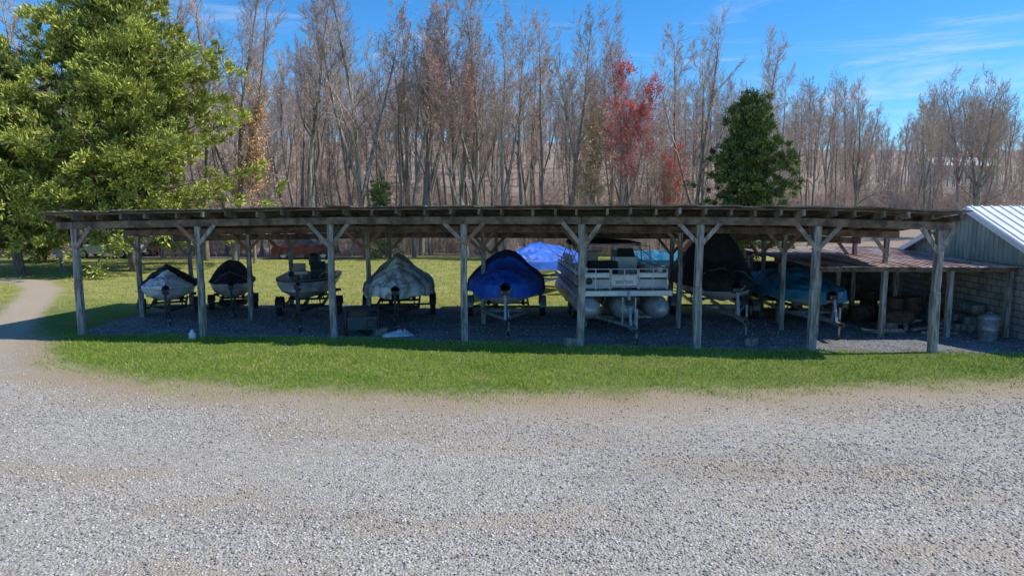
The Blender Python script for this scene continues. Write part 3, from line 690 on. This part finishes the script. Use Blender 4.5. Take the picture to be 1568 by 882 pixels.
boat('teal_boat',8.6,31.5,.8,4.0,1.7,.6,1.2,hull='creamhull',cover='c_teal',ridge=[(0,.1),(.4,.5),(1,.3)],seed=9)
boat('black_covered_boat',6.60,20.0,-.06,6.0,2.4,.74,1.38,hull='whitehull',stripe='bluestripe',cover='c_black',ridge=[(0,.08),(.2,.4),(.30,.65),(.40,1.6),(.62,1.66),(.8,.9),(1,.5)],q=2.2,skirt=.24,seed=7,trailer='galv',tongue=1.2,wheelR=.34,folds=.06,blunt=.6,wr=2.4)
boat('teal_covered_boat',9.20,19.5,-.04,5.4,2.35,.66,1.20,hull='whitehull',stripe='whitehull',cover='c_teal',ridge=[(0,.05),(.2,.2),(.35,.3),(.5,.66),(.7,.5),(1,.25)],q=1.6,skirt=.32,seed=8,trailer='galv',tongue=.7,blunt=.5,folds=.08,wr=2.6)
pt=empty('pontoon_boat',(3.27,18.95,0),.05); L=6.6
b=MB()
for xx_ in(-1.0,0,1.0):
    prf=[(.001,-.1),(.08,-.06),(.2,.12),(.30,.35),(.34,.6)]+[(.34,L-.2),(.001,L-.1)]
    b.lathe(prf,(xx_,.15,.86),'alu','Y',22)
    b.box((xx_,L/2+.3,1.22),(.2,L-.8,.1),'alu')
    for k in range(3): b.lathe([(.345,0),(.35,.02),(.345,.04)],(xx_,1.4+k*1.6,.86),'galv','Y',22)
b.obj('pontoons',pt)
b=MB(); b.box((0,L/2+.2,1.31),(2.6,L-.2,.09),'alu'); b.box((0,.3,1.315),(2.64,.06,.15),'cream')
for sg in(-1,1): b.box((sg*1.31,L/2+.2,1.315),(.04,L-.2,.14),'galv')
b.obj('deck',pt,bevel=.01)
b=MB()
def panel(x0,x1,y_,z0=1.44,z1=1.86):
    b.box(((x0+x1)/2,y_,z0+.13),(x1-x0-.04,.03,.22),'silver'); b.box(((x0+x1)/2,y_,z1-.07),(x1-x0-.04,.03,.11),'cream'); b.box(((x0+x1)/2,y_,z0+.275),(x1-x0-.05,.02,.05),'black')
    for z in(z0,z1,z1+.12): b.tube((x0,y_,z),(x1,y_,z),.019,'rim')
    for x_ in(x0,(x0+x1)/2,x1): b.tube((x_,y_-.012,z0-.06),(x_,y_-.012,z1+.12),.017,'rim')
panel(-1.25,-.42,.62); panel(.42,1.25,.62)
b.box((0,.64,1.64),(.78,.025,.3),'cream'); b.box((0,.622,1.6),(.5,.01,.1),'silver')
for x_ in(-.38,0,.38): b.tube((x_,.61,1.42),(x_,.61,1.98),.016,'rim')
for z in (1.46,1.82,1.98): b.tube((-.38,.61,z),(.38,.61,z),.016,'rim')
for sg in(-1,1):
    x_=sg*1.25
    for k in range(5):
        ya=.65+k*1.15; yb=ya+1.1
        b.box((x_,(ya+yb)/2,1.57),(.03,yb-ya-.04,.22),'silver'); b.box((x_,(ya+yb)/2,1.79),(.03,yb-ya-.04,.11),'cream'); b.box((x_,(ya+yb)/2,1.71),(.02,yb-ya-.05,.05),'black')
        for z in(1.44,1.86,1.98): b.tube((x_,ya,z),(x_,yb+.05,z),.018,'rim')
        b.tube((x_,ya,1.37),(x_,ya,1.98),.018,'rim')
b.lathe([(.09,0),(.1,-.03),(.001,-.045)],(-1.03,.595,1.64),'glass','Y',14); b.lathe([(.12,.0),(.12,-.02),(.09,-.025)],(-1.03,.595,1.64),'rim','Y',14)
b.obj('railing_panels',pt)
b=MB()
for sg in(-1,1):
    b.box((sg*.85,1.6,1.53),(.6,1.5,.35),'tan'); b.box((sg*1.1,1.6,1.86),(.14,1.5,.3),'cream'); b.box((sg*.85,4.8,1.55),(.6,1.6,.4),'tan'); b.box((sg*1.1,4.8,1.92),(.14,1.6,.38),'cream')
b.box((.55,3.2,1.75),(.7,.5,.8),'cream'); b.hexa([(.25,2.95,2.15),(.85,2.95,2.15),(.85,2.97,2.15),(.25,2.97,2.15),(.3,3.1,2.42),(.8,3.1,2.42),(.8,3.12,2.42),(.3,3.12,2.42)],'glass')
b.box((-.3,2.5,1.85),(.9,.5,.4),'c_black'); b.box((-.5,3.6,2.05),(.45,.4,.5),'tan'); b.box((.5,3.9,2.05),(.5,.14,.55),'tan')
b.obj('seats_and_console',pt,bevel=.04)
b=MB()
for y_ in (2.2,3.4,4.6):
    b.path([(-1.25,y_+.4,1.98),(-1.12,y_,2.55),(1.12,y_,2.55),(1.25,y_+.4,1.98)],.018,'rim')
b.path([(-1.25,1.2,1.98),(-1.12,4.6,2.55)],.014,'rim');b.path([(1.25,1.2,1.98),(1.12,4.6,2.55)],.014,'rim')
for zo in (0,-.06): b.loft([[Vector((x_,y_,2.57+zo+.06*(1-(x_/1.15)**2)+.02*math.sin(y_*9))) for x_ in [i*.23-1.15 for i in range(11)]] for y_ in [3.3+.15*k for k in range(14)]],'c_black')
b.obj('bimini_top',pt)
b=MB(); zf=.45
b.beam((.0,-.9,zf),(0,2.4,zf),.08,.11,'galv')
for sg in(-1,1):
    b.beam((0,-.1,zf),(sg*.55,1.4,zf),.06,.09,'galv'); b.beam((sg*.55,1.35,zf),(sg*.55,6.0,zf),.07,.1,'galv')
    for yy_ in (3.9,4.8): b.wheel((sg*.95,yy_,.27),.27,.19)
    for yy_ in (1.5,3.2,5.4): b.tube((sg*.55,yy_,zf),(sg*.35,yy_,1.17),.025,'galv')
for yy_ in (1.5,3.2,5.4): b.beam((-1.1,yy_,zf),(1.1,yy_,zf),.07,.08,'galv')
b.beam((0,-.35,zf),(.0,.05,1.4),.07,.07,'galv'); b.beam((-.18,-.05,zf),(-.18,-.05,1.25),.04,.04,'galv'); b.beam((.18,-.05,zf),(.18,-.05,1.25),.04,.04,'galv'); b.beam((-.3,-.02,1.2),(.3,-.02,1.2),.06,.06,'black')
b.box((0,-.1,1.1),(.18,.2,.14),'black'); b.tube((.1,-.6,.2),(.1,-.6,1.0),.032,'galv'); b.wheel((.1,-.6,.09),.09,.05); b.tube((.1,-.6,1.0),(.1,-.76,1.0),.012,'black')
b.box((0,-.98,zf),(.12,.22,.09),'black')
b.path([(-1.1,1.5,.5),(-.6,.7,.33),(0,.0,.4)],.02,'black')
b.obj('trailer',pt)
# ---------------------------------------------------------------- small things
b=MB()
b.box((0,0,.40),(.85,.55,.38),'green'); b.box((-.1,-.02,.68),(.5,.44,.2),'black'); b.path([(-.46,-.31,.15),(-.46,-.31,.80),(.46,-.31,.80),(.46,-.31,.15)],.022,'black'); b.path([(-.46,.31,.15),(-.46,.31,.80),(.46,.31,.80),(.46,.31,.15)],.022,'black')
b.wheel((-.48,.1,.16),.16,.09); b.wheel((.48,.1,.16),.16,.09); b.lathe([(.12,-.05),(.12,.05),(.001,.06)],(.25,-.29,.4),'black','Y',12)
b.obj('portable_generator',loc=(-4.40,19.8,0),rz=.2,bevel=.02)
b=MB()
b.box((0,0,.3),(.5,.9,.06),'black'); b.box((.02,.15,.50),(.42,.55,.36),'green'); b.path([(0,-.45,.3),(0,-.7,.45),(0,-.8,.8)],.02,'black')
for sx in(-1,1):
    for sy in(-1,1): b.wheel((sx*.27,sy*.3,.14),.14,.09)
b.obj('garden_cart',loc=(-4.55,20.8,0),rz=.5,bevel=.015)
def crumple(name,x,y,w,d,h,k,seed):
    b=MB(); n=18
    b.loft([[Vector(((i/n-.5)*w,(j/n-.5)*d,.02+h*max(0,(1-((i/n-.5)*2)**2)*(1-((j/n-.5)*2)**2))*(.4+abs(mn.noise(Vector((i*.5,j*.5,seed))))*1.6))) for i in range(n+1)] for j in range(n+1)],k); return b.obj(name,loc=(x,y,0),rz=.3)
crumple('crumpled_plastic_sheet',-3.35,19.7,.9,.5,.16,'c_white',3)
b=MB(); b.lathe([(.001,0),(.09,0),(.095,.04),(.09,.17),(.035,.23),(.035,.27),(.001,.27)],(0,0,0),'plastic',n=14); b.obj('plastic_jug',loc=(-9.16,19.25,0))
def cblock():
    b=MB()
    for sx in(-.18,0,.18): b.box((sx,0,.1),(.035,.2,.2),'concrete')
    for sy in(-.083,.083): b.box((0,sy,.1),(.395,.034,.199),'concrete')
    return b
pile=empty('concrete_block_pile',(13.7,21,0)); R=random.Random(9)
for i in range(44):
    lay=R.choice((0,0,0,1,1,2,3)); cblock().obj('block',pile,(R.uniform(-.15,.6)*(1-.2*lay)+.1*lay,R.uniform(-.6,2.6),lay*.2+.002*i*.1),R.uniform(-.3,.3)+R.choice((0,1.57)))
cblock().obj('concrete_block',loc=(1.62,18.35,0),rz=.2); cblock().obj('concrete_block',loc=(6.55,18.35,0),rz=.8)
cblock().obj('concrete_block',loc=(-3.9,19.9,0),rz=.5)
b=MB(); b.lathe([(.001,0),(.23,0),(.235,.02),(.24,.3),(.25,.31),(.245,.33),(.26,.62),(.27,.63),(.26,.65),(.001,.655)],(0,0,0),'galv',n=22); b.lathe([(.275,.64),(.275,.67),(.15,.74),(.03,.76),(.001,.76)],(0,0,0),'galv',n=22)
b.path([(-.05,0,.76),(-.05,0,.81),(.05,0,.81),(.05,0,.76)],.01,'galv'); b.obj('metal_trash_can',loc=(13.45,19.0,0))
def barrel(x,y,lay,k):
    b=MB(); pr=[(.001,0),(.27,0),(.285,.02),(.28,.28),(.295,.3),(.28,.32),(.28,.56),(.295,.58),(.28,.6),(.285,.86),(.27,.88),(.26,.85),(.001,.85)]
    if lay: b.lathe([(r,h-.44) for r,h in pr],(0,0,.29),k,'X',18)
    else: b.lathe(pr,(0,0,0),k,n=18)
    return b.obj('rusty_barrel',loc=(x,y,0),rz=R.uniform(-.4,.4))
for x_,y_,l_ in((12.2,21.6,0),(12.9,21.9,0),(11.6,22.2,1),(12.4,23.5,0),(10.9,23.4,1),(11.9,20.9,1),(10.6,22.3,0)): barrel(x_,y_,l_,'rusty' if R.random()<.7 else 'black')
b=MB(); b.lathe([(.001,0),(.33,0),(.31,.12),(.29,.3),(.001,.31)],(0,0,0),'stump',n=18); b.obj('tree_stump',loc=(11.3,20.3,0))
b=MB()
for i in range(12):
    a=Vector((R.uniform(-1.4,1.2),R.uniform(-.5,.5),.06+.05*(i%3))); b.beam(a,a+Vector((R.uniform(-1.2,1.2),R.uniform(-.4,.4),R.uniform(-.02,.15))),.12,.06,R.choice(('brace','post','beam')))
b.obj('scrap_lumber_pile',loc=(12.1,20.3,0))
b=MB()
for i in range(7): b.beam((R.uniform(-.9,.9),R.uniform(-.2,.2),.02),(R.uniform(-.9,.9),.5,1.7),.16,.04,R.choice(('beam','rusty','post')))
b.obj('leaning_boards',loc=(10.2,23.2,0))
b=MB(); b.beam((0,0,-.1),(0,0,1.5),.12,.12,'post'); b.box((0,-.1,1.15),(.35,.12,.5),'galv'); b.tube((0,-.1,.9),(0,-.1,.0),.03,'galv'); b.obj('electric_meter_post',loc=(-25.3,38.2,0),bevel=.01)
def car(name,x,y,rz,k):
    b=MB(); P=[(-2.2,.35),(-2.25,.75),(-2.1,.92),(-1.5,.98),(-.95,1.42),(.5,1.45),(1.1,1.0),(2.1,.88),(2.25,.6),(2.2,.35)]
    lower=[(p[0],min(p[1],1.0)) for p in P]; secs=[]
    for wx in(-.88,-.8,.8,.88):
        secs.append([Vector((a,wx,z if abs(wx)<.85 else min(z,.9)-.02)) for a,z in lower])
    b.loft(secs,k,False); b.add(secs[0],[tuple(range(10))],k); b.add(secs[-1],[tuple(range(10))],k)
    b.hexa([(-1.5,-.78,.97),(1.1,-.78,.97),(1.1,.78,.97),(-1.5,.78,.97),(-.95,-.62,1.42),(.45,-.62,1.42),(.45,.62,1.42),(-.95,.62,1.42)],'glass'); b.box((-.25,0,1.44),(1.42,1.26,.04),k)
    for xx_ in(-1.4,1.35):
        for yy_ in(-.8,.8): b.wheel((xx_,yy_,.32),.32,.2,'Y')
    return b.obj(name,loc=(x,y,float(terr(x,y))),rz=rz)
car('parked_car',-14.8,49,.1,'carred'); car('parked_car',-29.5,50,.0,'carwhite'); car('parked_car',-26,52,.1,'carred')
b=MB(); b.box((0,0,1.4),(4,4,2.8),'carwhite'); b.hexa([(-2.3,-2.3,2.8),(2.3,-2.3,2.8),(2.3,2.3,2.8),(-2.3,2.3,2.8),(-2.3,-.1,4.0),(2.3,-.1,4.0),(2.3,.1,4.0),(-2.3,.1,4.0)],'tin'); b.box((1.0,-2.02,1.0),(.9,.06,2.0),'beam')
b.obj('white_storage_building',loc=(-44.5,58,0))
b=MB(); b.box((0,0,2),(16,7,4),'carwhite'); b.hexa([(-8.4,-4,4),(8.4,-4,4),(8.4,4,4),(-8.4,4,4),(-8.4,-.1,6),(8.4,-.1,6),(8.4,.1,6),(-8.4,.1,6)],'whiteroof')
for k in range(5): b.box((-6+k*3,-3.52,2),(1.2,.06,1.4),'glass')
b.obj('distant_farmhouse',loc=(96,150,float(terr(96,150))-.3),rz=.2)
